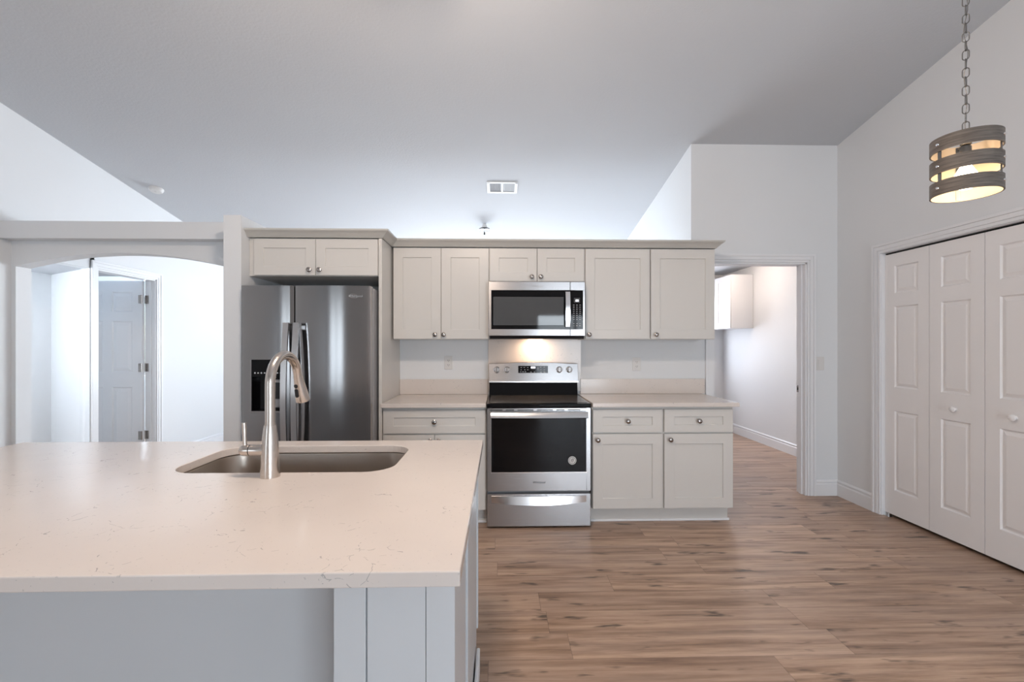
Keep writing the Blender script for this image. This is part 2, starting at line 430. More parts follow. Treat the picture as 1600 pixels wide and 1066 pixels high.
# far wall of the back room with a wide window, rear wall with patio door and window
wall('wall_back', (XL, -2.0, FAR, FAR+.12, 0, HT), (1.3, 1.68, FAR, FAR+.12, 0, HT), (-2.0, 1.3, FAR, FAR+.12, 0, .45), (-2.0, 1.3, FAR, FAR+.12, 2.15, HT))
PX0, PX1, PH = .80, 2.55, 2.03
WX0, WX1, WZ0, WZ1 = -3.62, -2.67, .04, 2.06
wall('wall_rear', (XL-.11, WX0, REAR-.12, REAR, 0, HT), (WX1, PX0, REAR-.12, REAR, 0, HT), (PX1, XR+.12, REAR-.12, REAR, 0, HT),
     (WX0, WX1, REAR-.12, REAR, 0, WZ0), (WX0, WX1, REAR-.12, REAR, WZ1, HT), (PX0, PX1, REAR-.12, REAR, PH, HT))
def window(n, x0, x1, z0, z1, y0, y1, mull=1):
    bm = B((x0, x0+.05, y0, y1, z0, z1), (x1-.05, x1, y0, y1, z0, z1), (x0, x1, y0, y1, z0, z0+.05), (x0, x1, y0, y1, z1-.05, z1))
    for i in range(mull):
        xm = x0+(x1-x0)*(i+1)/(mull+1); box(bm, xm-.025, xm+.025, y0, y1, z0, z1)
    f = obj('window_%d' % n, bm, 'trim', struct=True)
    ym = (y0+y1)/2
    obj('pane', B((x0+.03, x1-.03, ym-.003, ym+.003, z0+.03, z1-.03)), 'pane', f)
window(1, PX0, PX1, 0.01, PH, REAR-.09, REAR-.03)
window(2, WX0, WX1, WZ0, WZ1, REAR-.09, REAR-.03, 1)
window(3, -2.0, 1.3, .45, 2.15, FAR+.03, FAR+.09, 3)
window(4, 2.2, 3.2, .9, 2.1, LBY+.03, LBY+.09)
window(5, -6.2, -4.4, .8, 2.15, 7.43, 7.49)

# ------------------------------------------------------------------ trim
BBP = [(0, 0), (.014, 0), (.014, .100), (.008, .108), (.007, .116), (.0135, .119), (.0135, .127), (.008, .135), (.004, .140), (0, .140)]
def baseboard(name, path):
    bm = bmesh.new(); sweep(bm, path, BBP); obj(name, bm, 'trim', struct=True)
baseboard('baseboard_right', [(DX1+.075, YW), (XR, YW), (XR, CY1+.072)])
baseboard('baseboard_right_near', [(XR, CY0-.072), (XR, REAR)])
baseboard('baseboard_laundry', [(1.80, YW+.12), (1.80, LBY)][::-1][:0] or [(1.80, LBY), (3.545, LBY), (3.545, YW+.12)])
baseboard('baseboard_left', [(XL, REAR), (XL, AY0)])
baseboard('baseboard_left_hall', [(XL, BD1+.075), (XL, FAR), (1.68, FAR)])
baseboard('baseboard_rear', [(PX0-.02, REAR), (WX1+.02, REAR)])
# casings: profile depth d across width
def casing(name, axis, a0, a1, h, face, sign, wdt=.072):
    """door casing around opening a0..a1, height h, on plane 'face', protruding sign"""
    bm = bmesh.new()
    steps = [(0, .30, .011), (.30, .72, .015), (.72, 1.0, .020)]
    for f0, f1, d in steps:
        o0, o1 = wdt*f0, wdt*f1
        lo, hi = sorted((face, face+sign*d))
        for q in ((a0-o1, a0-o0, 0, h+o1), (a1+o0, a1+o1, 0, h+o1), (a0-o0, a1+o0, h+o0, h+o1)):
            if axis == 'x': box(bm, q[0], q[1], lo, hi, q[2], q[3])
            else: box(bm, lo, hi, q[0], q[1], q[2], q[3])
    return obj(name, bm, 'trim', struct=True, bevel=.0025)
casing('trim_1', 'x', DX0, DX1, DH, YW, -1)
casing('trim_2', 'y', CY0, CY1, CH, XR, -1)
casing('trim_3', 'y', BD0+.0, BD1, BDH, XL, 1)
casing('trim_4', 'x', DX0, DX1, DH, YW+.12, 1)
jt = .014
obj('trim_5', B((DX0, DX0+jt, YW, YW+.12, 0, DH), (DX1-jt, DX1, YW, YW+.12, 0, DH), (DX0, DX1, YW, YW+.12, DH-jt, DH),
    (DX1-jt-.012, DX1-jt, YW+.04, YW+.075, 0, DH-jt), (DX0+jt, DX0+jt+.012, YW+.04, YW+.075, 0, DH-jt)), 'trim', struct=True)
obj('trim_6', B((XL-.11, XL, BD0, BD0+jt, 0, BDH), (XL-.11, XL, BD1-jt, BD1, 0, BDH), (XL-.11, XL, BD0, BD1, BDH-jt, BDH),
    (XL-.06, XL-.035, BD1-jt-.012, BD1-jt, 0, BDH-jt)), 'trim', struct=True)
obj('trim_7', B((XR, XR+.12, CY0, CY0+.004, 0, CH), (XR, XR+.12, CY1-.004, CY1, 0, CH), (XR, XR+.12, CY0, CY1, CH-.004, CH)), 'trim', struct=True)
sp = thing('strike_plate', 'small nickel strike plate on the laundry doorway jamb', 'strike plate', (DX1-jt, YW+.1, .938))
obj('plate', B((DX1-jt-.002, DX1-jt+.001, YW+.085, YW+.118, .905, .965)), 'knob', sp, bevel=.001)
obj('latch_hole', B((DX1-jt-.0025, DX1-jt-.0015, YW+.094, YW+.109, .922, .948)), 'dark', sp)

# ------------------------------------------------------------------ six panel door (open) seen through the arch
DW = .74
def sixpanel(w, h):
    s, m = .105, .095
    pw = (w-2*s-m)/2; ps = []
    for x in (s, s+pw+m):
        for z0, z1 in ((.22, .86), (1.02, 1.58), (1.68, 1.90)): ps.append((x, x+pw, z0, z1))
    return paneled(w, h, .035, ps, RAISED)
bm = sixpanel(DW, 2.02)
bmesh.ops.translate(bm, verts=bm.verts, vec=(XL-.113-DW, 5.168, .012))
d1 = obj('door_1', bm, 'trim', struct=True)
for hz in (.345, 1.084, 1.83):
    bm = bmesh.new(); box(bm, XL-.150, XL-.112, 5.1625, 5.1675, hz-.045, hz+.045); box(bm, XL-.108, XL-.07, 5.198, 5.204, hz-.045, hz+.045)
    lathe(bm, [(.007, -.047), (.007, .047)], (XL-.113, 5.160, hz), (0, 0, 1), 10)
    obj('hinge', bm, 'knob', d1, label='nickel hinge')
bm = bmesh.new(); lathe(bm, [(.028, 0), (.026, .006), (.01, .012), (.01, .035), (.026, .045), (.028, .058), (.018, .068), (0, .07)], (XL-.113-DW+.06, 5.168, .95), (0, -1, 0), 20)
obj('door_knob', bm, 'knob', d1, smooth=True)

# ------------------------------------------------------------------ bifold closet doors
d2 = thing('door_2', None, None, (XR+.03, (CY0+CY1)/2, 0), struct=True)
PWD = (CY1-CY0-.012)/4
for i in range(4):
    y1 = CY1-.006-i*PWD; wd = PWD-.004
    ps = [(.085, wd-.085, .19, .80), (.085, wd-.085, .98, 1.60), (.085, wd-.085, 1.70, 1.91)]
    bm = paneled(wd, 2.005, .032, ps, [(.008, .010), (.014, .010), (.034, .002)])
    # rotate: local x -> -y, front (-y) -> -x
    mt = Matrix(((0, 1, 0, XR+.030), (-1, 0, 0, y1), (0, 0, 1, .028), (0, 0, 0, 1)))
    xform(bm, mt)
    p = obj('door_panel', bm, 'door', d2)
    if i in (1, 2):
        ky = y1-wd*.5 if i == 1 else y1-wd*.46
        bmk = bmesh.new(); lathe(bmk, [(.013, 0), (.009, .004), (.009, .012), (.019, .018), (.020, .026), (.014, .032), (0, .034)], (XR+.030, ky, .905), (-1, 0, 0), 20)
        obj('knob', bmk, 'door', p, smooth=True)
obj('track', B((XR+.034, XR+.06, CY0+.006, CY1-.006, CH-.014, CH-.005)), 'dark', d2)
obj('pivot_bracket', B((XR+.012, XR+.05, CY1-.06, CY1-.006, .0, .004), (XR+.03, XR+.05, CY1-.045, CY1-.03, .004, .024)), 'chrome', d2)

# ================================================================== kitchen cabinets
YB = 3.415   # face of base doors
YU = 3.71    # face of wall doors
def base_cabinet(x0, x1, label, doors, knobs, drawer, end=None):
    t = thing('base_cabinet', label, 'cabinet', ((x0+x1)/2, 3.7, 0), 'base cabinets under the counters')
    obj('carcass', B((x0, x1, YB+.021, YW-.004, .115, .874)), 'cab', t)
    kx1 = x1-(.0 if end is None else end)
    obj('toe_kick', B((x0, kx1, YB+.075, YW-.004, 0, .115)), 'cab', t)
    q = obj('toe_trim', B((x0, kx1+(.010 if end is not None else 0), YB+.063, YB+.075, 0, .018)), 'trim', t, bevel=.004)
    dr = obj('drawer', shaker(drawer[0], drawer[1], .683, .854, YB, .075, railz=.055), 'cab', t, bevel=.0015)
    knob(dr, (drawer[0]+drawer[1])/2, YB+.006, .768)
    for (a, b), kx in zip(doors, knobs):
        d = obj('door', shaker(a, b, .119, .672, YB), 'cab', t, bevel=.0015)
        knob(d, kx, YB, .631)
    return t
base_cabinet(-.860, -.099, 'wide off-white base cabinet between the refrigerator panel and the range', [(-.852, -.480), (-.476, -.106)], [-.508, -.446], (-.852, -.106))
base_cabinet(.683, 1.213, 'off-white base cabinet immediately right of the range, one drawer over one door', [(.688, 1.207)], [.722], (.688, 1.207))
base_cabinet(1.2135, 1.7445, 'off-white base cabinet at the right end of the run beside the doorway', [(1.222, 1.738)], [1.262], (1.222, 1.738), end=.012)

def wall_cabinet(x0, x1, z0, z1, y, yb, label, doors, knobs, kz, name='upper_cabinet', group='wall cabinets over the counter', rail=.075, railz=None):
    t = thing(name, label, 'cabinet', ((x0+x1)/2, yb-.15, z0), group)
    obj('carcass', B((x0, x1, y+.021, yb-.004, z0, z1)), 'cab', t)
    for (a, b), kx in zip(doors, knobs):
        d = obj('door', shaker(a, b, z0+.004, z1-.008, y, rail, railz=railz), 'cab', t, bevel=.0015)
        knob(d, kx, y, kz)
    return t
wall_cabinet(-.850, -.086, 1.377, 2.112, YU, YW, 'two-door wall cabinet between the refrigerator panel and the microwave', [(-.846, -.470), (-.466, -.090)], [-.514, -.446], 1.414)
wall_cabinet(-.0855, .6815, 1.838, 2.112, YU, YW, 'short two-door wall cabinet mounted above the microwave', [(-.081, .296), (.300, .677)], [.255, .327], 1.877)
wall_cabinet(.682, 1.211, 1.377, 2.112, YU, YW, 'single-door wall cabinet immediately right of the microwave', [(.688, 1.206)], [.716], 1.415)
wall_cabinet(1.2115, 1.742, 1.377, 2.112, YU, YW, 'single-door wall cabinet at the right end beside the doorway', [(1.218, 1.738)], [1.256], 1.415)
# cabinet above the refrigerator and its side panel
fc = wall_cabinet(-1.826, -.887, 1.836, 2.112, YB, YW, 'deep two-door cabinet above the refrigerator', [(-1.785, -1.344), (-1.340, -.892)], [-1.382, -1.308], 1.877, group=None, rail=.068, railz=.066)
obj('fridge_side_panel', B((-.886, -.8625, YB+.004, YW, 0, 2.112)), 'cab', label='tall off-white panel standing between refrigerator and counter', cat='panel', bevel=.001)
# crown moulding, one run
bm = bmesh.new()
sweep(bm, [(-1.827, YB), (-.862, YB), (-.862, YU), (1.742, YU), (1.742, YW)],
      [(0, 2.1135), (.008, 2.1135), (.009, 2.117), (.013, 2.119), (.021, 2.127), (.036, 2.142), (.050, 2.152), (.056, 2.157), (.058, 2.168), (0, 2.168)])
for q in ((-1.827, -.862, YB, YW-.004, 2.116, 2.160), (-.862, 1.742, YU, YW-.004, 2.116, 2.160)): box(bm, *q)
obj('crown_moulding', bm, 'crown', label='grey-white crown moulding capping the whole run of cabinets', cat='crown moulding')

# ------------------------------------------------------------------ worktops on the wall run
def worktop(x0, x1, label, sx0, sx1):
    t = thing('countertop', label, 'countertop', ((x0+x1)/2, 3.7, .876), 'quartz countertops along the wall')
    obj('slab', B((x0, x1, 3.378, YW, .8755, .906)), 'quartz', t, bevel=.003)
    obj('backsplash', B((sx0, sx1, YW-.02, YW, .9065, 1.036)), 'quartz', t, bevel=.002)
worktop(-.861, -.100, 'white quartz countertop between refrigerator panel and range', -.861, -.103)
worktop(.679, 1.770, 'white quartz countertop right of the range, ending beside the doorway', .700, 1.795)
obj('splash_panel', B((-.100, .705, YW-.012, YW, .93, 1.40)), 'quartz', label='quartz splash panel on the wall between range and microwave', cat='splash panel', bevel=.001)

# ------------------------------------------------------------------ outlets and switch
def outlet(x, z, label):
    t = thing('power_outlet', label, 'outlet', (x, YW, z), 'outlets over the counter')
    obj('plate', B((x-.036, x+.036, YW-.006, YW, z-.058, z+.058)), 'plastic', t, bevel=.003)
    for s in (-1, 1):
        bm = bmesh.new(); cz = z+s*.0195
        prism(bm, [(x+.0165*math.cos(a)*1.02, cz+max(-.0135, min(.0135, .0175*math.sin(a)))) for a in [2*PI*k/20 for k in range(20)]], YW-.0085, YW-.006, 'y')
        r = obj('socket', bm, 'plastic', t)
        obj('slots', B((x-.008, x-.0055, YW-.0089, YW-.0083, cz-.003, cz+.006), (x+.0045, x+.007, YW-.0089, YW-.0083, cz-.003, cz+.007), (x-.002, x+.002, YW-.0089, YW-.0083, cz-.010, cz-.006)), 'dark', r)
outlet(-.444, 1.178, 'white wall outlet over the left counter beside the range')
outlet(1.197, 1.164, 'white wall outlet over the right counter')
t = thing('light_switch', 'white rocker light switch beside the laundry doorway casing', 'light switch', (2.832, YW, 1.168))
obj('plate', B((2.796, 2.868, YW-.006, YW, 1.108, 1.228)), 'plastic', t, bevel=.003)
obj('rocker', B((2.815, 2.849, YW-.010, YW-.006, 1.134, 1.202)), 'plastic', t, bevel=.002)

# ------------------------------------------------------------------ refrigerator
FX0, FX1, FS = -1.795, -.905, -1.430
fr = thing('refrigerator', 'dark stainless side-by-side refrigerator with ice and water dispenser', 'refrigerator', (-1.35, 3.6, 0))
obj('body', B((FX0+.012, FX1+.004, 3.335, 4.0, .02, 1.735)), 'grey', fr, bevel=.004)
obj('base_grille', B((FX0+.02, FX1-.02, 3.30, 3.335, .02, .09)), 'black', fr, bevel=.003)
def curved_door(x0, x1, z0, z1, yf, yb, bow, hole=None):
    """door slab whose front bows out; optional rectangular hole through the front"""
    bm = bmesh.new(); n = 24
    xs = [x0+(x1-x0)*i/n for i in range(n+1)]
    if hole:
        for hx in hole[:2]:
            k = min(range(n+1), key=lambda i: abs(xs[i]-hx)); xs[k] = hx
    def yy(x):
        u = (x-x0)/(x1-x0)*2-1; e = max(0, (abs(u)-.94)/.06)
        return yf-bow*(1-u*u)+.003*e*e
    zs = [z0, z1] if not hole else [z0, hole[2], hole[3], z1]
    g = [[bm.verts.new((x, yy(x), z)) for z in zs] for x in xs]
    bk = [[bm.verts.new((x, yb, z)) for z in zs] for x in xs]
    for i in range(n):
        for j in range(len(zs)-1):
            inh = hole and hole[0]-1e-6 <= xs[i] and xs[i+1] <= hole[1]+1e-6 and j == 1
            if not inh: bm.faces.new((g[i][j], g[i+1][j], g[i+1][j+1], g[i][j+1]))
            bm.faces.new((bk[i][j], bk[i][j+1], bk[i+1][j+1], bk[i+1][j]))
        bm.faces.new((g[i][0], bk[i][0], bk[i+1][0], g[i+1][0])); bm.faces.new((g[i][-1], g[i+1][-1], bk[i+1][-1], bk[i][-1]))
    for j in range(len(zs)-1):
        bm.faces.new((g[0][j], g[0][j+1], bk[0][j+1], bk[0][j])); bm.faces.new((g[-1][j], bk[-1][j], bk[-1][j+1], g[-1][j+1]))
    return bm, yy
DH0, DH1 = -1.726, -1.492
bm, yl = curved_door(FX0, FS-.003, .10, 1.745, 3.27, 3.330, .010, (DH0, DH1, .862, 1.236))
fd = obj('freezer_door', bm, 'fridge', fr, smooth=True)
bm, yr_ = curved_door(FS+.005, FX1, .10, 1.745, 3.27, 3.330, .016)
rd = obj('refrigerator_door', bm, 'fridge', fr, smooth=True)
obj('gasket', B((FX0+.02, FX1-.015, 3.329, 3.336, .11, 1.735)), 'black', fr)
# dispenser
yf = 3.262
obj('dispenser_frame', B((DH0, DH0+.006, yf-.004, yf+.06, .862, 1.236), (DH1-.006, DH1, yf-.004, yf+.06, .862, 1.236), (DH0, DH1, yf-.004, yf+.06, 1.230, 1.236), (DH0, DH1, yf-.006, yf+.066, .862, .874)), 'steel', fd, bevel=.0015, label='steel frame and drip tray edge')
cp = obj('dispenser_controls', B((DH0+.006, DH1-.006, yf-.002, yf+.05, 1.112, 1.230)), 'blackglass', fd, label='glossy black control strip with white symbols')
bm = bmesh.new()
for i in range(9):
    cx = DH0+.030+i*.022
    if i % 2: box(bm, cx-.005, cx+.005, yf-.0028, yf-.0018, 1.134, 1.142)
    else:
        lathe(bm, [(.006, 0), (.006, .0008)], (cx, yf-.0018, 1.138), (0, -1, 0), 8)
obj('dispenser_symbols', bm, 'icons', fd, label='white symbols')
obj('dispenser_recess', B((DH0+.006, DH1-.006, yf+.055, yf+.066, .874, 1.112), (DH0+.006, DH0+.010, yf, yf+.06, .874, 1.112), (DH1-.010, DH1-.006, yf, yf+.06, .874, 1.112)), 'blackglass', fd)
obj('dispenser_paddle', B((DH0+.115, DH1-.012, yf+.020, yf+.035, .895, 1.09)), 'grey', fd, bevel=.006, label='grey dispenser paddle housing')
obj('paddle_window', B((DH0+.137, DH1-.02, yf+.015, yf+.021, .955, 1.07)), 'black', fd, bevel=.003)
def fhandle(xc, door):
    bm = bmesh.new(); N = 16; z0, z1 = .40, 1.485
    pts = []
    for i in range(N+1):
        u = i/N*2-1; y = 3.205-.042*(1-u*u)
        pts.append((y, z0+(z1-z0)*i/N))
    out = pts+[(y+.016, z) for y, z in reversed(pts)]
    # strip build
    for i in range(N):
        (ya, za), (yb_, zb) = pts[i], pts[i+1]
        v = [bm.verts.new(p) for p in ((xc-.019, ya, za), (xc+.019, ya, za), (xc+.019, yb_, zb), (xc-.019, yb_, zb), (xc-.019, ya+.016, za), (xc+.019, ya+.016, za), (xc+.019, yb_+.016, zb), (xc-.019, yb_+.016, zb))]
        for q in ((0, 1, 2, 3), (4, 7, 6, 5), (0, 3, 7, 4), (1, 5, 6, 2)): bm.faces.new([v[k] for k in q])
        if i == 0: bm.faces.new((v[0], v[4], v[5], v[1]))
        if i == N-1: bm.faces.new((v[3], v[2], v[6], v[7]))
    for z in (z0+.02, z1-.045): box(bm, xc-.014, xc+.014, 3.215, 3.268, z, z+.026)
    obj('handle', bm, 'steel_v', door, smooth=True)
fhandle(-1.462, fd); fhandle(-1.392, rd)
text('logo', 'Whirlpool', .024, (-1.005, 3.2565, 1.665), rd, 'chrome', shear=.2)
bm = bmesh.new(); tube(bm, [(-1.018+.028*math.cos(a)-.006*math.sin(a), 3.2563, 1.672+.014*math.sin(a)) for a in [PI*(.1+1.75*k/24) for k in range(25)]], .0012, 6)
obj('logo_ring', bm, 'chrome', rd)

# ------------------------------------------------------------------ range
rg = thing('range', 'freestanding stainless electric range with black oven window and smooth cooktop', 'range', (.284, 3.7, 0))
RX0, RX1, RY = -.093, .661, 3.36
obj('body', B((RX0+.003, RX1-.003, RY+.045, 4.02, .03, .875)), 'grey', rg)
obj('leg', B((RX0+.03, RX0+.06, RY+.08, RY+.11, 0, .03)), 'black', rg); obj('leg', B((RX1-.06, RX1-.03, RY+.08, RY+.11, 0, .03)), 'black', rg)
obj('leg', B((RX0+.03, RX0+.06, 3.95, 3.98, 0, .03)), 'black', rg); obj('leg', B((RX1-.06, RX1-.03, 3.95, 3.98, 0, .03)), 'black', rg)
# storage drawer: steel front with bowed grip
dw = obj('storage_drawer', B((RX0, RX1, RY, RY+.045, .015, .252)), 'steel', rg, bevel=.003)
bm = bmesh.new(); N = 20
for i in range(N):
    u0, u1 = i/N*2-1, (i+1)/N*2-1
    xa, xb = .284+.345*u0, .284+.345*u1; ya, yb_ = RY-.004-.028*(1-u0*u0), RY-.004-.028*(1-u1*u1)
    za, zb = .192+.004*0-.016*(1-u0*u0), .192-.016*(1-u1*u1)
    v = [bm.verts.new(p) for p in ((xa, ya, za), (xb, yb_, zb), (xb, RY-.004-.55*(RY-.004-yb_), .238), (xa, RY-.004-.55*(RY-.004-ya), .238), (xa, RY+.002, za+.01), (xb, RY+.002, zb+.01), (xb, RY+.002, .240), (xa, RY+.002, .240))]
    for q in ((0, 1, 2, 3), (4, 7, 6, 5), (0, 4, 5, 1), (3, 2, 6, 7)): bm.faces.new([v[k] for k in q])
    if i == 0: bm.faces.new((v[0], v[3], v[7], v[4]))
    if i == N-1: bm.faces.new((v[1], v[5], v[6], v[2]))
obj('drawer_grip', bm, 'steel_v', dw, smooth=True)
od = obj('oven_door', B((RX0, RX0+.030, RY, RY+.045, .272, .874), (RX1-.030, RX1, RY, RY+.045, .272, .874), (RX0+.03, RX1-.03, RY, RY+.045, .272, .404), (RX0+.03, RX1-.03, RY, RY+.045, .806, .874)), 'steel', rg, bevel=.002)
obj('oven_window', B((RX0+.028, RX1-.028, RY+.006, RY+.03, .402, .808)), 'blackglass', od, label='black oven window')
obj('window_edge', B((RX0+.028, RX1-.028, RY-.001, RY+.004, .402, .410)), 'steel_v', od)
bm = bmesh.new(); N = 16
for i in range(N):
    u0, u1 = i/N*2-1, (i+1)/N*2-1
    f = lambda u: RY-.048-.014*(1-u*u)
    xa, xb = .284+.35*u0, .284+.35*u1
    prof = [(.002, .806), (-.006, .811), (.003, .846), (.008, .851), (.018, .851), (.018, .806)]
    A = [bm.verts.new((xa, f(u0)+p[0], p[1])) for p in prof]; Bv = [bm.verts.new((xb, f(u1)+p[0], p[1])) for p in prof]
    for k in range(6): bm.faces.new((A[k], A[(k+1) % 6], Bv[(k+1) % 6], Bv[k]))
    if i == 0: bm.faces.new(A[::-1])
    if i == N-1: bm.faces.new(Bv)
for x in (-.060, .602): box(bm, x, x+.026, RY-.045, RY+.002, .815, .847)
obj('oven_handle', bm, 'steel_v', od, smooth=True)
obj('vent_slot', B(*[(a, b, RY-.0008, RY+.002, .857, .863) for a, b in ((-.075, .02), (.043, .103), (.128, .243), (.27, .385), (.41, .47), (.493, .585))]), 'dark', od, label='row of dark vent slots')
text('logo', 'Whirlpool', .022, (.284, RY-.0008, .328), od, 'black', shear=.15)
st = obj('sticker', B((0, .001, 0, .001, 0, .001)), 'plastic', od); bpy.data.objects.remove(st)
bm = bmesh.new(); lathe(bm, [(.030, 0), (.030, .0012)], (.527, RY+.006, .491), (0, -1, 0), 32)
st = obj('sticker', bm, 'plastic', od, label='round white sticker')
bm = bmesh.new()
tube(bm, [(.527+.0235*math.cos(2*PI*k/32), RY+.0046, .491+.0235*math.sin(2*PI*k/32)) for k in range(32)], .0016, 6, closed=True)
tube(bm, [(.519, RY+.0046, .479), (.519, RY+.0046, .502), (.527, RY+.0046, .505), (.531, RY+.0046, .498), (.524, RY+.0046, .492)], .0018, 6)
tube(bm, [(.526, RY+.0046, .478), (.531, RY+.0046, .484), (.537, RY+.0046, .500), (.533, RY+.0046, .506)], .0018, 6)
obj('sticker_print', bm, 'black', od)
# cooktop
ct = obj('cooktop', B((RX0-.002, RX1+.002, RY-.012, 3.925, .8765, .908)), 'blackglass', rg, bevel=.006, seg=3)
obj('glass_surface', B((RX0+.02, RX1-.02, RY+.03, 3.89, .9085, .9105)), 'ceramic', rg, bevel=.0008)
for (cx, cy, r) in ((.08, 3.50, .09), (.48, 3.50, .115), (.08, 3.77, .075), (.48, 3.77, .09), (.284, 3.79, .05)):
    bm = bmesh.new()
    for rr in (r, r*.62): tube(bm, [(cx+rr*math.cos(2*PI*k/40), cy+rr*math.sin(2*PI*k/40), .9102) for k in range(40)], .0005, 6, closed=True)
    obj('burner_ring', bm, 'cooktop', rg)
# backguard
bm = bmesh.new(); prism(bm, [(3.905, .909), (4.02, .909), (4.02, 1.02), (3.925, 1.02)], RX0+.004, RX1-.004, 'x')
obj('backguard_base', bm, 'blackglass', rg, label='glossy black lower backguard')
bm = bmesh.new(); N = 24
def ztop(x):
    u = (x-.284)/.377; return 1.174+.012*max(0, 1-(u/.8)**2)
for i in range(N):
    xa, xb = RX0+.001+(RX1-RX0-.002)*i/N, RX0+.001+(RX1-RX0-.002)*(i+1)/N
    za, zb = ztop(xa), ztop(xb)
    v = [bm.verts.new(p) for p in ((xa, 3.892, 1.016), (xb, 3.892, 1.016), (xb, 3.915, zb), (xa, 3.915, za), (xa, 4.02, 1.016), (xb, 4.02, 1.016), (xb, 4.02, zb), (xa, 4.02, za))]
    for q in ((0, 1, 2, 3), (4, 7, 6, 5), (0, 4, 5, 1), (3, 2, 6, 7)): bm.faces.new([v[k] for k in q])
    if i == 0: bm.faces.new((v[0], v[3], v[7], v[4]))
    if i == N-1: bm.faces.new((v[1], v[5], v[6], v[2]))
bg = obj('backguard', bm, 'steel', rg, bevel=.002)
def ybg(z): return 3.892+(z-1.016)*.023/.158
obj('backguard_lip', B((RX0+.001, RX1-.001, 3.884, 3.893, 1.016, 1.030)), 'steel_v', rg, bevel=.002)
for kx in (-.027, .059, .502, .586):
    bm = bmesh.new(); nrm = Vector((0, -1, .145)).normalized()
    lathe(bm, [(.027, 0), (.027, .003), (.022, .005), (.0215, .022), (.019, .026), (0, .026)], (kx, ybg(1.123), 1.123), nrm, 28)
    k_ = obj('control_knob', bm, 'chrome', bg, smooth=True)
    bm = B((kx-.004, kx+.004, ybg(1.123)-.031, ybg(1.123)-.020, 1.106, 1.146)); obj('knob_grip', bm, 'steel', k_, bevel=.002)
ds = obj('control_display', B((.155, .405, ybg(1.125)-.005, ybg(1.125)+.01, 1.092, 1.156)), 'blackglass', bg)
obj('clock', B((.262, .298, ybg(1.125)-.006, ybg(1.125)-.004, 1.134, 1.150)), 'disp', bg, label='lit clock digits')
for (ix, iz) in [(.18, 1.142), (.205, 1.142), (.235, 1.142), (.18, 1.123), (.21, 1.123), (.235, 1.123), (.175, 1.106), (.195, 1.106), (.215, 1.106), (.262, 1.104), (.292, 1.104), (.32, 1.138), (.32, 1.125), (.345, 1.145), (.375, 1.145), (.345, 1.123), (.375, 1.123), (.345, 1.104), (.375, 1.104)]:
    obj('display_symbol', B((ix-.006, ix+.006, ybg(1.125)-.0056, ybg(1.125)-.0048, iz-.002, iz+.002)), 'icons', bg)

# ------------------------------------------------------------------ microwave
mw = thing('microwave', 'stainless over-the-range microwave mounted under the short wall cabinet', 'microwave', (.292, 3.8, 1.40))
MX0, MX1, MY = -.088, .668, 3.62
MS = .551
obj('body', B((MX0+.004, MX1-.004, MY+.03, 4.02, 1.385, 1.832)), 'grey', mw)
md = obj('door', B((MX0, MS-.001, MY, MY+.03, 1.404, 1.455), (MX0, MS-.001, MY, MY+.03, 1.760, 1.826), (MX0, MX0+.022, MY, MY+.03, 1.455, 1.760)), 'steel', mw, bevel=.002)
obj('door_glass', B((MX0+.020, MS-.001, MY+.002, MY+.028, 1.453, 1.762)), 'blackglass', md, label='black glass door')
obj('door_window', B((-.052, .500, MY-.0002, MY+.004, 1.486, 1.708)), 'mwglass', md, bevel=.001, label='grey mesh window')
obj('window_inner', B((-.016, .452, MY-.0008, MY+.003, 1.500, 1.664)), 'mwglass', md, label='inner mesh area of window')
bm = bmesh.new(); N = 14
for i in range(N):
    u0, u1 = i/N*2-1, (i+1)/N*2-1
    za, zb = 1.609+.137*u0, 1.609+.137*u1; ya, yb_ = MY-.030-.014*(1-u0*u0), MY-.030-.014*(1-u1*u1)
    v = [bm.verts.new(p) for p in ((.510, ya, za), (.546, ya, za), (.546, yb_, zb), (.510, yb_, zb), (.510, ya+.012, za), (.546, ya+.012, za), (.546, yb_+.012, zb), (.510, yb_+.012, zb))]
    for q in ((0, 1, 2, 3), (4, 7, 6, 5), (0, 3, 7, 4), (1, 5, 6, 2)): bm.faces.new([v[k] for k in q])
    if i == 0: bm.faces.new((v[0], v[4], v[5], v[1]))
    if i == N-1: bm.faces.new((v[3], v[2], v[6], v[7]))
for z in (1.478, 1.720): box(bm, .516, .540, MY-.024, MY+.004, z, z+.02)
obj('handle', bm, 'steel_v', md, smooth=True)
text('logo', 'Whirlpool', .020, (.292, MY-.0008, 1.785), md, 'knob', shear=.15)
cpn = obj('control_panel', B((MS+.001, MX1, MY, MY+.03, 1.404, 1.455), (MS+.001, MX1, MY, MY+.03, 1.760, 1.826), (MX1-.018, MX1, MY, MY+.03, 1.455, 1.760)), 'steel', mw, bevel=.002)
obj('keypad', B((MS+.001, MX1-.018, MY+.001, MY+.028, 1.455, 1.760)), 'blackglass', cpn, label='black keypad')
obj('display', B((.580, .628, MY-.0005, MY+.002, 1.664, 1.702)), 'mwglass', cpn)
text('display_digits', '88', .026, (.605, MY-.0008, 1.671), cpn, 'disp')
for r_ in range(11):
    if r_ == 8: continue
    for c_ in range(3):
        cx, cz = .579+c_*.0245, 1.645-r_*.0162
        obj('key', B((cx-.0055, cx+.0055, MY+.0002, MY+.0012, cz-.0018, cz+.0018)), 'icons', cpn)
bm = bmesh.new(); prism(bm, [(MY+.004, 1.404), (MY+.02, 1.380), (3.98, 1.380), (3.98, 1.404)], MX0+.01, MX1-.008, 'x')
ub = obj('underside_vent', bm, 'black', mw, label='black vent underside')
obj('cooktop_lamp', B((.24, .36, 3.90, 3.955, 1.3772, 1.381)), 'lamp', ub, label='lit lamp lens')
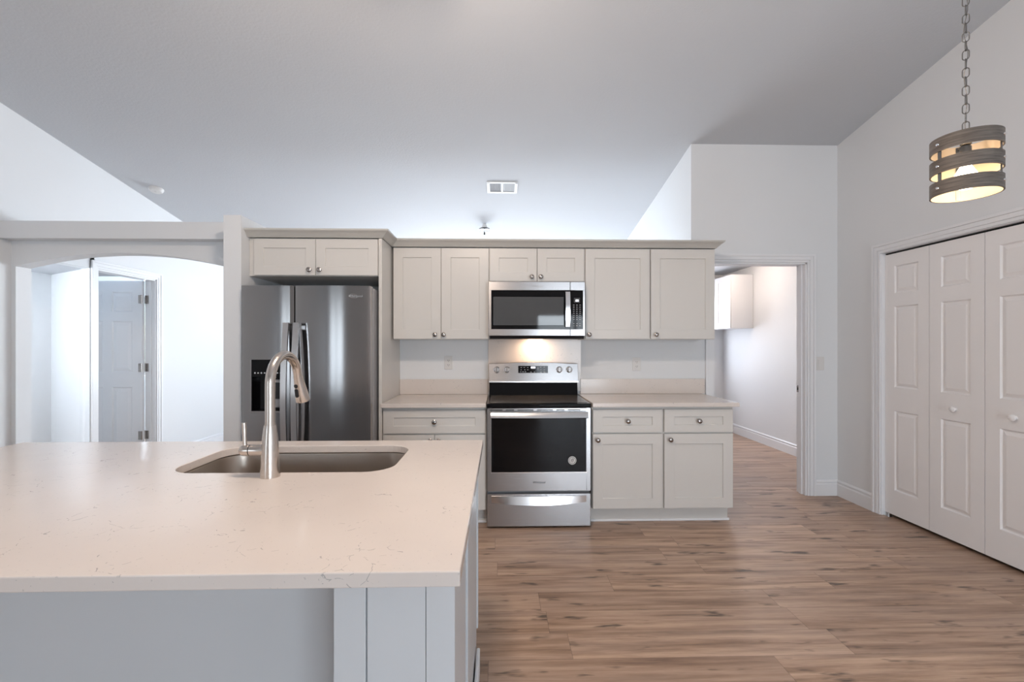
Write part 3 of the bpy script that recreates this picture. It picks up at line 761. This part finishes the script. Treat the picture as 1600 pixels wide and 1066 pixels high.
l = bpy.data.lights.new('microwave_lamp', 'AREA'); l.shape = 'RECTANGLE'; l.size = .10; l.size_y = .05; l.energy = 1.25; l.color = (1, .68, .44)
lo = bpy.data.objects.new('microwave_lamp', l); C.objects.link(lo); lo.location = (.30, 3.93, 1.374); lo.rotation_euler = (math.radians(12), 0, 0)

# ================================================================== island
IX0, IX1, IY0, IY1 = -2.085, -.075, .877, 2.087
SX0, SX1, SY0, SY1, SR = -1.125, -.372, 1.572, 1.985, .10
def rrect(x0, x1, y0, y1, r, n=8):
    p = []
    for cx, cy, a in ((x1-r, y1-r, 0), (x0+r, y1-r, 90), (x0+r, y0+r, 180), (x1-r, y0+r, 270)):
        for k in range(n+1):
            t_ = math.radians(a+90*k/n); p.append((cx+r*math.cos(t_), cy+r*math.sin(t_)))
    return p
it = thing('island_countertop', 'large white quartz island countertop with sink cutout in the foreground', 'countertop', ((IX0+IX1)/2, (IY0+IY1)/2, .876))
bm = bmesh.new(); inner = rrect(SX0, SX1, SY0, SY1, SR); cx, cy = (SX0+SX1)/2, (SY0+SY1)/2
def outer_pt(p):
    dx, dy = p[0]-cx, p[1]-cy; ts = []
    if dx > 1e-9: ts.append((IX1-cx)/dx)
    if dx < -1e-9: ts.append((IX0-cx)/dx)
    if dy > 1e-9: ts.append((IY1-cy)/dy)
    if dy < -1e-9: ts.append((IY0-cy)/dy)
    t_ = min(ts); return (cx+dx*t_, cy+dy*t_)
# insert corner directions
def ang(p): return math.atan2(p[1]-cy, p[0]-cx) % (2*PI)
def inner_at(a):
    best = None
    n = len(inner)
    for i in range(n):
        p, q = inner[i], inner[(i+1) % n]
        a0, a1 = ang(p), ang(q)
        d = (a1-a0) % (2*PI); e = (a-a0) % (2*PI)
        if e <= d+1e-9 and d < PI:
            # line intersect
            dx, dy = math.cos(a), math.sin(a); ex, ey = q[0]-p[0], q[1]-p[1]
            den = dx*ey-dy*ex
            t_ = ((p[0]-cx)*ey-(p[1]-cy)*ex)/den; return (cx+dx*t_, cy+dy*t_)
pts = [(ang(p), p, outer_pt(p)) for p in inner]
for c_ in ((IX1, IY1), (IX0, IY1), (IX0, IY0), (IX1, IY0)):
    a = ang(c_); pts.append((a, inner_at(a), c_))
pts.sort(key=lambda q: q[0]); n = len(pts); T, Bt = .906, .876
vi = [[bm.verts.new((p[1][0], p[1][1], z)) for p in pts] for z in (T, Bt)]; vo = [[bm.verts.new((p[2][0], p[2][1], z)) for p in pts] for z in (T, Bt)]
for i in range(n):
    j = (i+1) % n
    bm.faces.new((vi[0][i], vo[0][i], vo[0][j], vi[0][j])); bm.faces.new((vi[1][i], vi[1][j], vo[1][j], vo[1][i]))
    bm.faces.new((vi[0][i], vi[0][j], vi[1][j], vi[1][i])); bm.faces.new((vo[0][i], vo[1][i], vo[1][j], vo[0][j]))
obj('slab', bm, 'quartz', it, bevel=.003, seg=3)
# sink
sk = thing('sink', 'stainless undermount sink bowl set into the island countertop', 'sink', (cx, cy, .67))
bm = bmesh.new()
def ring(ins, z, r): return [bm.verts.new((p[0], p[1], z)) for p in rrect(SX0+ins, SX1-ins, SY0+ins, SY1-ins, r)]
rings = [ring(-.030, .8745, SR+.02), ring(-.004, .8745, SR), ring(-.003, .870, SR), ring(.004, .72, SR-.01), ring(.012, .695, SR-.01), ring(.035, .683, SR-.02), ring(.16, .680, .03)]
for a, b in zip(rings, rings[1:]):
    for k in range(len(a)): bm.faces.new((a[k], a[(k+1) % len(a)], b[(k+1) % len(a)], b[k]))
bm.faces.new(rings[-1])
sb = obj('bowl', bm, 'sink', sk, smooth=True); sm_ = sb.modifiers.new('solid', 'SOLIDIFY'); sm_.thickness = .0015; sm_.offset = -1
bm = bmesh.new(); lathe(bm, [(.045, .0), (.045, .003), (.036, .004), (.030, -.006), (0, -.006)], (cx, cy, .6812), (0, 0, 1), 24)
obj('drain', bm, 'chrome', sk, smooth=True)
# faucet
FXc, FYc = -.744, 1.523
fa = thing('faucet', 'brushed nickel gooseneck pull-down faucet standing at the island sink', 'faucet', (FXc, FYc, .906))
bm = bmesh.new(); lathe(bm, [(.0305, .0), (.0305, .006), (.0285, .03), (.0265, .085), (.0235, .125), (.0195, .158), (.0178, .168)], (FXc, FYc, .906), (0, 0, 1), 32)
# side barrel towards -x
lathe(bm, [(.022, .012), (.0185, .028), (.0175, .045), (.0175, .062)], (FXc, FYc, .992), (-1, 0, 0), 24)
obj('body', bm, 'nickel', fa, smooth=True)
bm = bmesh.new(); lathe(bm, [(.0150, .061), (.0150, .0645)], (FXc, FYc, .992), (-1, 0, 0), 24); obj('seam_ring', bm, 'dark', fa)
bm = bmesh.new(); lathe(bm, [(.0178, .0645), (.0182, .078), (.017, .088), (.013, .094), (0, .095)], (FXc, FYc, .992), (-1, 0, 0), 24)
tube(bm, [(FXc-.080, FYc, 1.004), (FXc-.081, FYc, 1.03), (FXc-.083, FYc, 1.081)], [.0068, .0062, .0078], 14)
obj('lever_handle', bm, 'nickel', fa, smooth=True)
rr = .093; zt = 1.205; dirx, diry = math.sin(math.radians(3)), math.cos(math.radians(3))
pp = [(FXc, FYc, 1.073), (FXc, FYc, 1.10), (FXc, FYc, 1.15)]
for k in range(19):
    a = PI*k/18*.96; d = rr*(1-math.cos(a)); pp.append((FXc+dirx*d, FYc+diry*d, zt+rr*math.sin(a)))
bm = bmesh.new(); tube(bm, pp, .0155, 20); obj('spout', bm, 'nickel', fa, smooth=True)
bm = bmesh.new(); lathe(bm, [(.0163, 0), (.0163, .004)], (FXc, FYc, 1.074), (0, 0, 1), 24); obj('collar', bm, 'nickel', fa, smooth=True)
e = Vector(pp[-1]); dv = (Vector(pp[-1])-Vector(pp[-2])).normalized()
dv = (dv+Vector((.06, .10, 0))).normalized()
bm = bmesh.new(); lathe(bm, [(.0160, -.004), (.0165, .006), (.019, .03), (.0225, .065), (.0250, .088), (.0245, .094), (.019, .096), (0, .096)], e, dv, 28)
sh = obj('spray_head', bm, 'nickel', fa, smooth=True)
side = Vector((-.35, -1, 0)); side = (side-dv*side.dot(dv)).normalized(); b2 = dv.cross(side)
bm = bmesh.new(); lathe(bm, [(.0075, 0), (.0075, .004), (0, .005)], e+dv*.030+side*.0165, side, 16)
obj('spray_button', bm, 'black', sh, smooth=True)
bm = bmesh.new(); 
for q in (.047, .053, .059, .065): lathe(bm, [(.0075, 0), (.0072, .0045), (0, .0055)], e+dv*q+side*(.0165+(q-.03)*.11), side, 16)
obj('rocker_button', bm, 'black', sh, smooth=True)

# island base
ib = thing('island_cabinet', 'pale grey-blue painted island base under the quartz countertop', 'cabinet', (-1.08, 1.5, 0))
CXR = -.106
obj('carcass', B((-2.03, CXR-.019, 1.26, 1.50, .115, .8735), (-2.03, SX0-.05, 1.50, 2.033, .115, .8735), (SX1+.05, CXR-.019, 1.50, 2.033, .115, .8735),
                 (SX0-.05, SX1+.05, 1.50, 2.033, .115, .64), (SX0-.05, SX1+.05, 2.017, 2.033, .64, .87)), 'island', ib)
obj('toe_kick', B((-2.03, CXR-.019, 1.26, 1.98, 0, .115)), 'island', ib)
obj('knee_panel', B((-1.79, -.345, 1.245, 1.26, 0, .8735)), 'island', ib)
for s, (a, b) in enumerate(((-.337, CXR+.014), (-2.044, -1.80))):
    # front boards with narrow joints
    if s == 0: cuts = [(-.337, -.2725), (-.2695, -.1515), (-.1505, -.092)]
    else: cuts = [(-2.044, -1.985), (-1.984, -1.866), (-1.863, -1.80)]
    obj('support_post', B((a+.004, b-.004, .958, 1.26, 0, .8735)), 'island', ib)
    obj('post_boards', B(*[(p, q, .950, .958, 0, .8735) for p, q in cuts]), 'island', ib, bevel=.0012)
# end panels on the side facing the range
bm = paneled(.42-.03, .86-.13, .012, [(.05, .34, .05, .68)], SHAKER)
# side boards: stile by stile
sd = B((CXR-.019, -.094, .9585, 1.150, .0, .8735), (CXR-.019, -.100, 1.150, 1.362, 0, .8735), (CXR-.019, -.094, 1.372, 1.47, 0, .8735),
       (CXR-.019, -.100, 1.47, 1.98, 0, .8735), (CXR-.019, -.100, 1.98, 1.995, .115, .8735), (CXR-.019, -.094, 1.995, 2.033, .115, .8735))
obj('end_panel', sd, 'island', ib, bevel=.0015)
bm = bmesh.new(); box(bm, -.094, -.081, .958, 1.90, 0, .095); obj('base_moulding', bm, 'trim', ib, bevel=.004, label='white base moulding')
# doors on the sink side
xs_ = [-2.03, -1.60, -1.17, -.745, -.32, CXR]
for i in range(5):
    a, b = xs_[i]+.003, xs_[i+1]-.003
    bm = shaker(a, b, .119, .865, 0, .075 if b-a > .3 else .05); xform(bm, Matrix(((-1, 0, 0, a+b), (0, -1, 0, 2.052), (0, 0, 1, 0), (0, 0, 0, 1))))
    d = obj('door', bm, 'island', ib, bevel=.0015)
    knob(d, b-.04 if i % 2 else a+.04, 2.052, .82, (0, 1, 0))

# ================================================================== pendant lamp
PXc, PYc, PZ0, PR = 1.690, 1.64, 1.877, .099
pl = thing('pendant_lamp', 'round three-band wood-look pendant lamp hanging on a chain at the right', 'pendant lamp', (PXc, PYc, PZ0))
BH, GP = .050, .029
angs = [math.radians(a) for a in (177, 297, 57)]
for k in range(3):
    z0 = PZ0+k*(BH+GP); bm = bmesh.new(); n = 64
    rg_ = []
    for r_, z in ((PR, z0), (PR, z0+BH), (PR-.005, z0+BH), (PR-.005, z0)):
        rg_.append([bm.verts.new((PXc+r_*math.cos(2*PI*i/n), PYc+r_*math.sin(2*PI*i/n), z)) for i in range(n)])
    for a in range(4):
        for i in range(n):
            fc_ = bm.faces.new((rg_[a][i], rg_[a][(i+1) % n], rg_[(a+1) % 4][(i+1) % n], rg_[(a+1) % 4][i]))
            fc_.material_index = 1 if a == 2 else 0
    o = obj('shade_band', bm, ['shade', 'shade_in'], pl, smooth=True, label='weathered grey wood-look band')
    for a in angs:
        d = Vector((math.cos(a), math.sin(a), 0))
        bm = bmesh.new(); lathe(bm, [(.0055, 0), (.0055, .002), (.004, .0045), (0, .0055)], Vector((PXc, PYc, z0+BH/2))+d*PR, d, 14)
        obj('screw', bm, 'chrome', o, smooth=True)
for a in angs:
    bm = bmesh.new(); n = 6; h = .007/PR
    for i in range(n):
        a0, a1 = a-h+2*h*i/n, a-h+2*h*(i+1)/n
        q = [(r_, aa) for r_ in (PR-.0052, PR-.0072) for aa in (a0, a1)]
        v = [bm.verts.new((PXc+r_*math.cos(aa), PYc+r_*math.sin(aa), z)) for z in (PZ0+.004, PZ0+3*BH+2*GP-.004) for r_, aa in q]
        for w_ in ((0, 1, 5, 4), (2, 6, 7, 3), (0, 2, 3, 1), (4, 5, 7, 6)): bm.faces.new([v[x] for x in w_])
    obj('strap', bm, 'chain', pl, label='metal strap joining the bands')
ztop_ = PZ0+3*BH+2*GP
bm = bmesh.new()
for a in angs:
    d = Vector((math.cos(a), math.sin(a), 0)); c0 = Vector((PXc, PYc, ztop_-.012))
    tube(bm, [c0+d*(PR-.007), c0+d*.012], .003, 8)
lathe(bm, [(.014, -.02), (.016, -.018), (.016, .0), (.009, .012), (.004, .02)], (PXc, PYc, ztop_-.008), (0, 0, 1), 20)
obj('spider', bm, 'chain', pl, smooth=True)
bm = bmesh.new(); lathe(bm, [(.016, 0), (.016, .05), (.012, .055)], (PXc, PYc, ztop_-.085), (0, 0, 1), 20); obj('lamp_socket', bm, 'chain', pl, smooth=True)
bm = bmesh.new(); lathe(bm, [(0, -.105), (.018, -.102), (.029, -.09), (.034, -.07), (.031, -.048), (.016, -.02), (.013, 0)], (PXc, PYc, ztop_-.084), (0, 0, 1), 24)
obj('bulb', bm, 'bulb', pl, smooth=True, label='glowing warm bulb')
bm = bmesh.new(); tube(bm, [(PXc+.007*math.cos(2*PI*k/16), PYc, ztop_+.018+.010*math.sin(2*PI*k/16)) for k in range(16)], .0018, 8, closed=True); obj('loop', bm, 'chain', pl, smooth=True)
# chain
def link_mesh(rot):
    bm = bmesh.new(); pts = []
    L, Wd = .0385, .0215; r = Wd/2-.0016; h = L/2-.0016-r
    for k in range(9): a = PI*k/8; pts.append((r*math.cos(a), 0, h+r*math.sin(a)))
    for k in range(9): a = PI+PI*k/8; pts.append((r*math.cos(a), 0, -h+r*math.sin(a)))
    tube(bm, pts, .0017, 8, closed=True)
    xform(bm, Matrix.Rotation(rot, 4, 'Z')); return bm
pz = ztop_+.040; zc = ceil(PYc); i = 0; meshes = []
while pz < zc-.04:
    bm = link_mesh(math.radians(35 if i % 2 else 125)+.06*math.sin(i*2.1)); xform(bm, Matrix.Translation((PXc, PYc, pz)))
    obj('chain_link', bm, 'chain', pl, smooth=True); pz += .0325; i += 1
bm = bmesh.new(); cz = []
for k in range(60):
    z = ztop_+.005+(zc-.03-ztop_)*k/59; cz.append((PXc+.004*math.sin(z*40), PYc+.004*math.cos(z*33), z))
tube(bm, cz, .0012, 6); obj('wire', bm, 'chain', pl)
bm = bmesh.new(); lathe(bm, [(.004, -.06), (.02, -.045), (.05, -.03), (.062, -.01), (.062, .03)], (PXc, PYc, zc), (0, 0, 1), 28); obj('canopy', bm, 'chain', pl, smooth=True)
def point(name, loc, power, col, r=.03):
    l = bpy.data.lights.new(name, 'POINT'); l.energy = power; l.color = col; l.shadow_soft_size = r
    o = bpy.data.objects.new(name, l); C.objects.link(o); o.location = loc
point('pendant_bulb_light', (PXc, PYc, PZ0+.03), 1.6, (1, .76, .50), .02)

# ================================================================== ceiling fittings
SL = math.atan(CS)
def on_ceiling(bm, x, y): return xform(bm, Matrix.Translation((x, y, ceil(y))) @ Matrix.Rotation(-SL, 4, 'X'))
av = thing('air_vent', 'white rectangular two-section air vent on the sloped ceiling', 'air vent', (.025, 4.795, ceil(4.795)))
hw, hd = .155, .112
bm = B((-hw, hw, -hd, -hd+.028, -.008, 0), (-hw, hw, hd-.028, hd, -.008, 0), (-hw, -hw+.028, -hd, hd, -.008, 0), (hw-.028, hw, -hd, hd, -.008, 0), (-.009, .009, -hd, hd, -.008, 0))
obj('frame', on_ceiling(bm, .025, 4.795), 'plastic', av, bevel=.002)
for s in (-1, 1):
    bm = bmesh.new()
    for k in range(9):
        x = s*(.018+k*.0125)
        v = [bm.verts.new(p) for p in ((x, -hd+.026, -.001), (x+s*.009, -hd+.026, -.007), (x+s*.009, hd-.026, -.007), (x, hd-.026, -.001))]; bm.faces.new(v)
    box(bm, min(s*.009, s*.13), max(s*.009, s*.13), -hd+.02, hd-.02, -.0008, .0)
    obj('louvre', on_ceiling(bm, .025, 4.795), 'grey', av)
sd_ = thing('smoke_detector', 'round white smoke detector on the ceiling above the arch', 'smoke detector', (-3.545, 4.885, ceil(4.885)))
bm = bmesh.new(); lathe(bm, [(.066, 0), (.066, -.012), (.058, -.026), (.050, -.034), (0, -.036)], n=32); obj('housing', on_ceiling(bm, -3.545, 4.885), 'plastic', sd_, smooth=True)
bm = bmesh.new(); lathe(bm, [(.012, -.0355), (.012, -.039), (0, -.040)], n=16); obj('test_button', on_ceiling(bm, -3.545, 4.885), 'plastic', sd_, smooth=True)
# small light beyond the half wall
sx_, sy_ = -.187, 5.66; sz_ = ceil(sy_)
sl = thing('ceiling_light', 'small semi-flush ceiling light beyond the cabinets with clear glass petals', 'ceiling light', (sx_, sy_, sz_))
bm = bmesh.new(); lathe(bm, [(.016, .01), (.022, -.01), (.034, -.035), (.036, -.045), (0, -.046)], (sx_, sy_, sz_), n=24); obj('canopy', bm, 'plastic', sl, smooth=True)
bm = bmesh.new(); lathe(bm, [(.036, -.045), (.062, -.055), (.075, -.072), (.072, -.072), (.058, -.058), (0, -.050)], (sx_, sy_, sz_), n=32); obj('rim', bm, 'chain', sl, smooth=True)
for k in range(5):
    a = 2*PI*k/5+.3; bm = bmesh.new(); lathe(bm, [(0, -.062), (.020, -.068), (.026, -.086), (.022, -.104), (0, -.112)], (sx_+.036*math.cos(a), sy_+.036*math.sin(a), sz_), n=16)
    obj('glass_petal', bm, 'glass', sl, smooth=True)
bm = bmesh.new(); lathe(bm, [(.006, -.05), (.006, -.112), (.016, -.116), (.008, -.124), (.004, -.132), (0, -.134)], (sx_, sy_, sz_), n=16); obj('finial', bm, 'black', sl, smooth=True)

# ceiling fan with light kit (above the frame; its lamps light the kitchen)
fx, fy, fz = -.28, 1.30, 2.98
fan = thing('ceiling_fan', 'white ceiling fan with warm lamps hanging over the island', 'ceiling fan', (fx, fy, fz))
bm = bmesh.new(); lathe(bm, [(.012, .06), (.012, ceil(fy)-fz-.04), (.06, ceil(fy)-fz-.03), (.065, ceil(fy)-fz+.03)], (fx, fy, fz), n=20); obj('downrod', bm, 'plastic', fan, smooth=True)
bm = bmesh.new(); lathe(bm, [(.03, .08), (.10, .06), (.12, .02), (.11, -.03), (.07, -.05), (.06, -.08), (0, -.085)], (fx, fy, fz), n=32); obj('motor', bm, 'plastic', fan, smooth=True)
for k in range(5):
    bm = B((.10, .60, -.062, .062, -.004, .004), (.08, .20, -.02, .02, -.008, -.002)); xform(bm, Matrix.Translation((fx, fy, fz+.01)) @ Matrix.Rotation(2*PI*k/5+.5, 4, 'Z') @ Matrix.Rotation(.2, 4, 'X'))
    obj('blade', bm, 'plastic', fan, bevel=.002)
for k in range(3):
    a = 2*PI*k/3+.4; c0 = (fx+.12*math.cos(a), fy+.12*math.sin(a), fz-.12)
    bm = bmesh.new(); lathe(bm, [(.02, .05), (.035, .03), (.04, 0), (.03, -.03), (0, -.04)], c0, n=20); obj('lamp_globe', bm, 'lamp', fan, smooth=True)
    point('fan_lamp_light', (c0[0], c0[1], c0[2]-.09), 21, (1, .82, .68), .05)

# unseen flush lamp, added to brighten the nook seen through the arch
nl = thing('added_nook_light', 'unseen round flush lamp added to brighten the low hallway beyond the arch', 'ceiling light', (-4.2, 3.1, NH))
bm = bmesh.new(); lathe(bm, [(.13, 0), (.13, -.02), (.11, -.02)], (-4.2, 3.1, NH), n=32); obj('rim', bm, 'plastic', nl, smooth=True)
bm = bmesh.new(); lathe(bm, [(.11, -.019), (.09, -.04), (.05, -.05), (0, -.055)], (-4.2, 3.1, NH), n=32); obj('diffuser', bm, 'lamp', nl, smooth=True)
point('added_nook_fill', (-4.2, 3.1, NH-.12), 42, (.86, .93, 1), .08)

# ================================================================== laundry room
lc = thing('laundry_cabinet', 'white wall cabinet on the right-hand wall of the laundry room', 'cabinet', (3.38, 6.83, 1.566))
obj('carcass', B((3.235, 3.541, 6.40, 7.27, 1.566, 2.318)), 'trim', lc)
for y0 in (6.403, 6.838):
    bm = shaker(0, .43, 0, .744, 0); xform(bm, Matrix(((0, 1, 0, 3.214), (1, 0, 0, y0), (0, 0, 1, 1.570), (0, 0, 0, 1))))
    obj('door', bm, 'trim', lc, bevel=.0015)
ll = thing('laundry_light', 'round flush ceiling light glowing in the laundry room', 'ceiling light', (2.85, 5.95, 2.44))
bm = bmesh.new(); lathe(bm, [(.15, 0), (.15, -.02), (.13, -.02)], (2.85, 5.95, 2.44), n=32); obj('rim', bm, 'plastic', ll, smooth=True)
bm = bmesh.new(); lathe(bm, [(.13, -.019), (.11, -.04), (.06, -.055), (0, -.06)], (2.85, 5.95, 2.44), n=32); obj('diffuser', bm, 'lamp', ll, smooth=True)
point('laundry_lamp_light', (2.85, 5.95, 2.33), 12, (1, .80, .66), .08)

# ================================================================== outdoors behind the camera (seen only in reflections)
obj('lawn', B((-12, 12, -7.6, -3.2, -.3, -.12)), 'grass', label='green lawn outside the patio door', cat='lawn')
bm = bmesh.new(); rnd = random.Random(3)
for k in range(26):
    bmesh.ops.create_icosphere(bm, subdivisions=2, radius=rnd.uniform(.4, .8), matrix=Matrix.Translation((rnd.uniform(-6, 6), rnd.uniform(-9.5, -8.5), rnd.uniform(0, 1.0))))
for v in bm.verts: v.co += Vector((rnd.uniform(-.07, .07),)*3)
obj('hedge', bm, 'leaf', label='leafy green hedge across the lawn outside', cat='hedge')
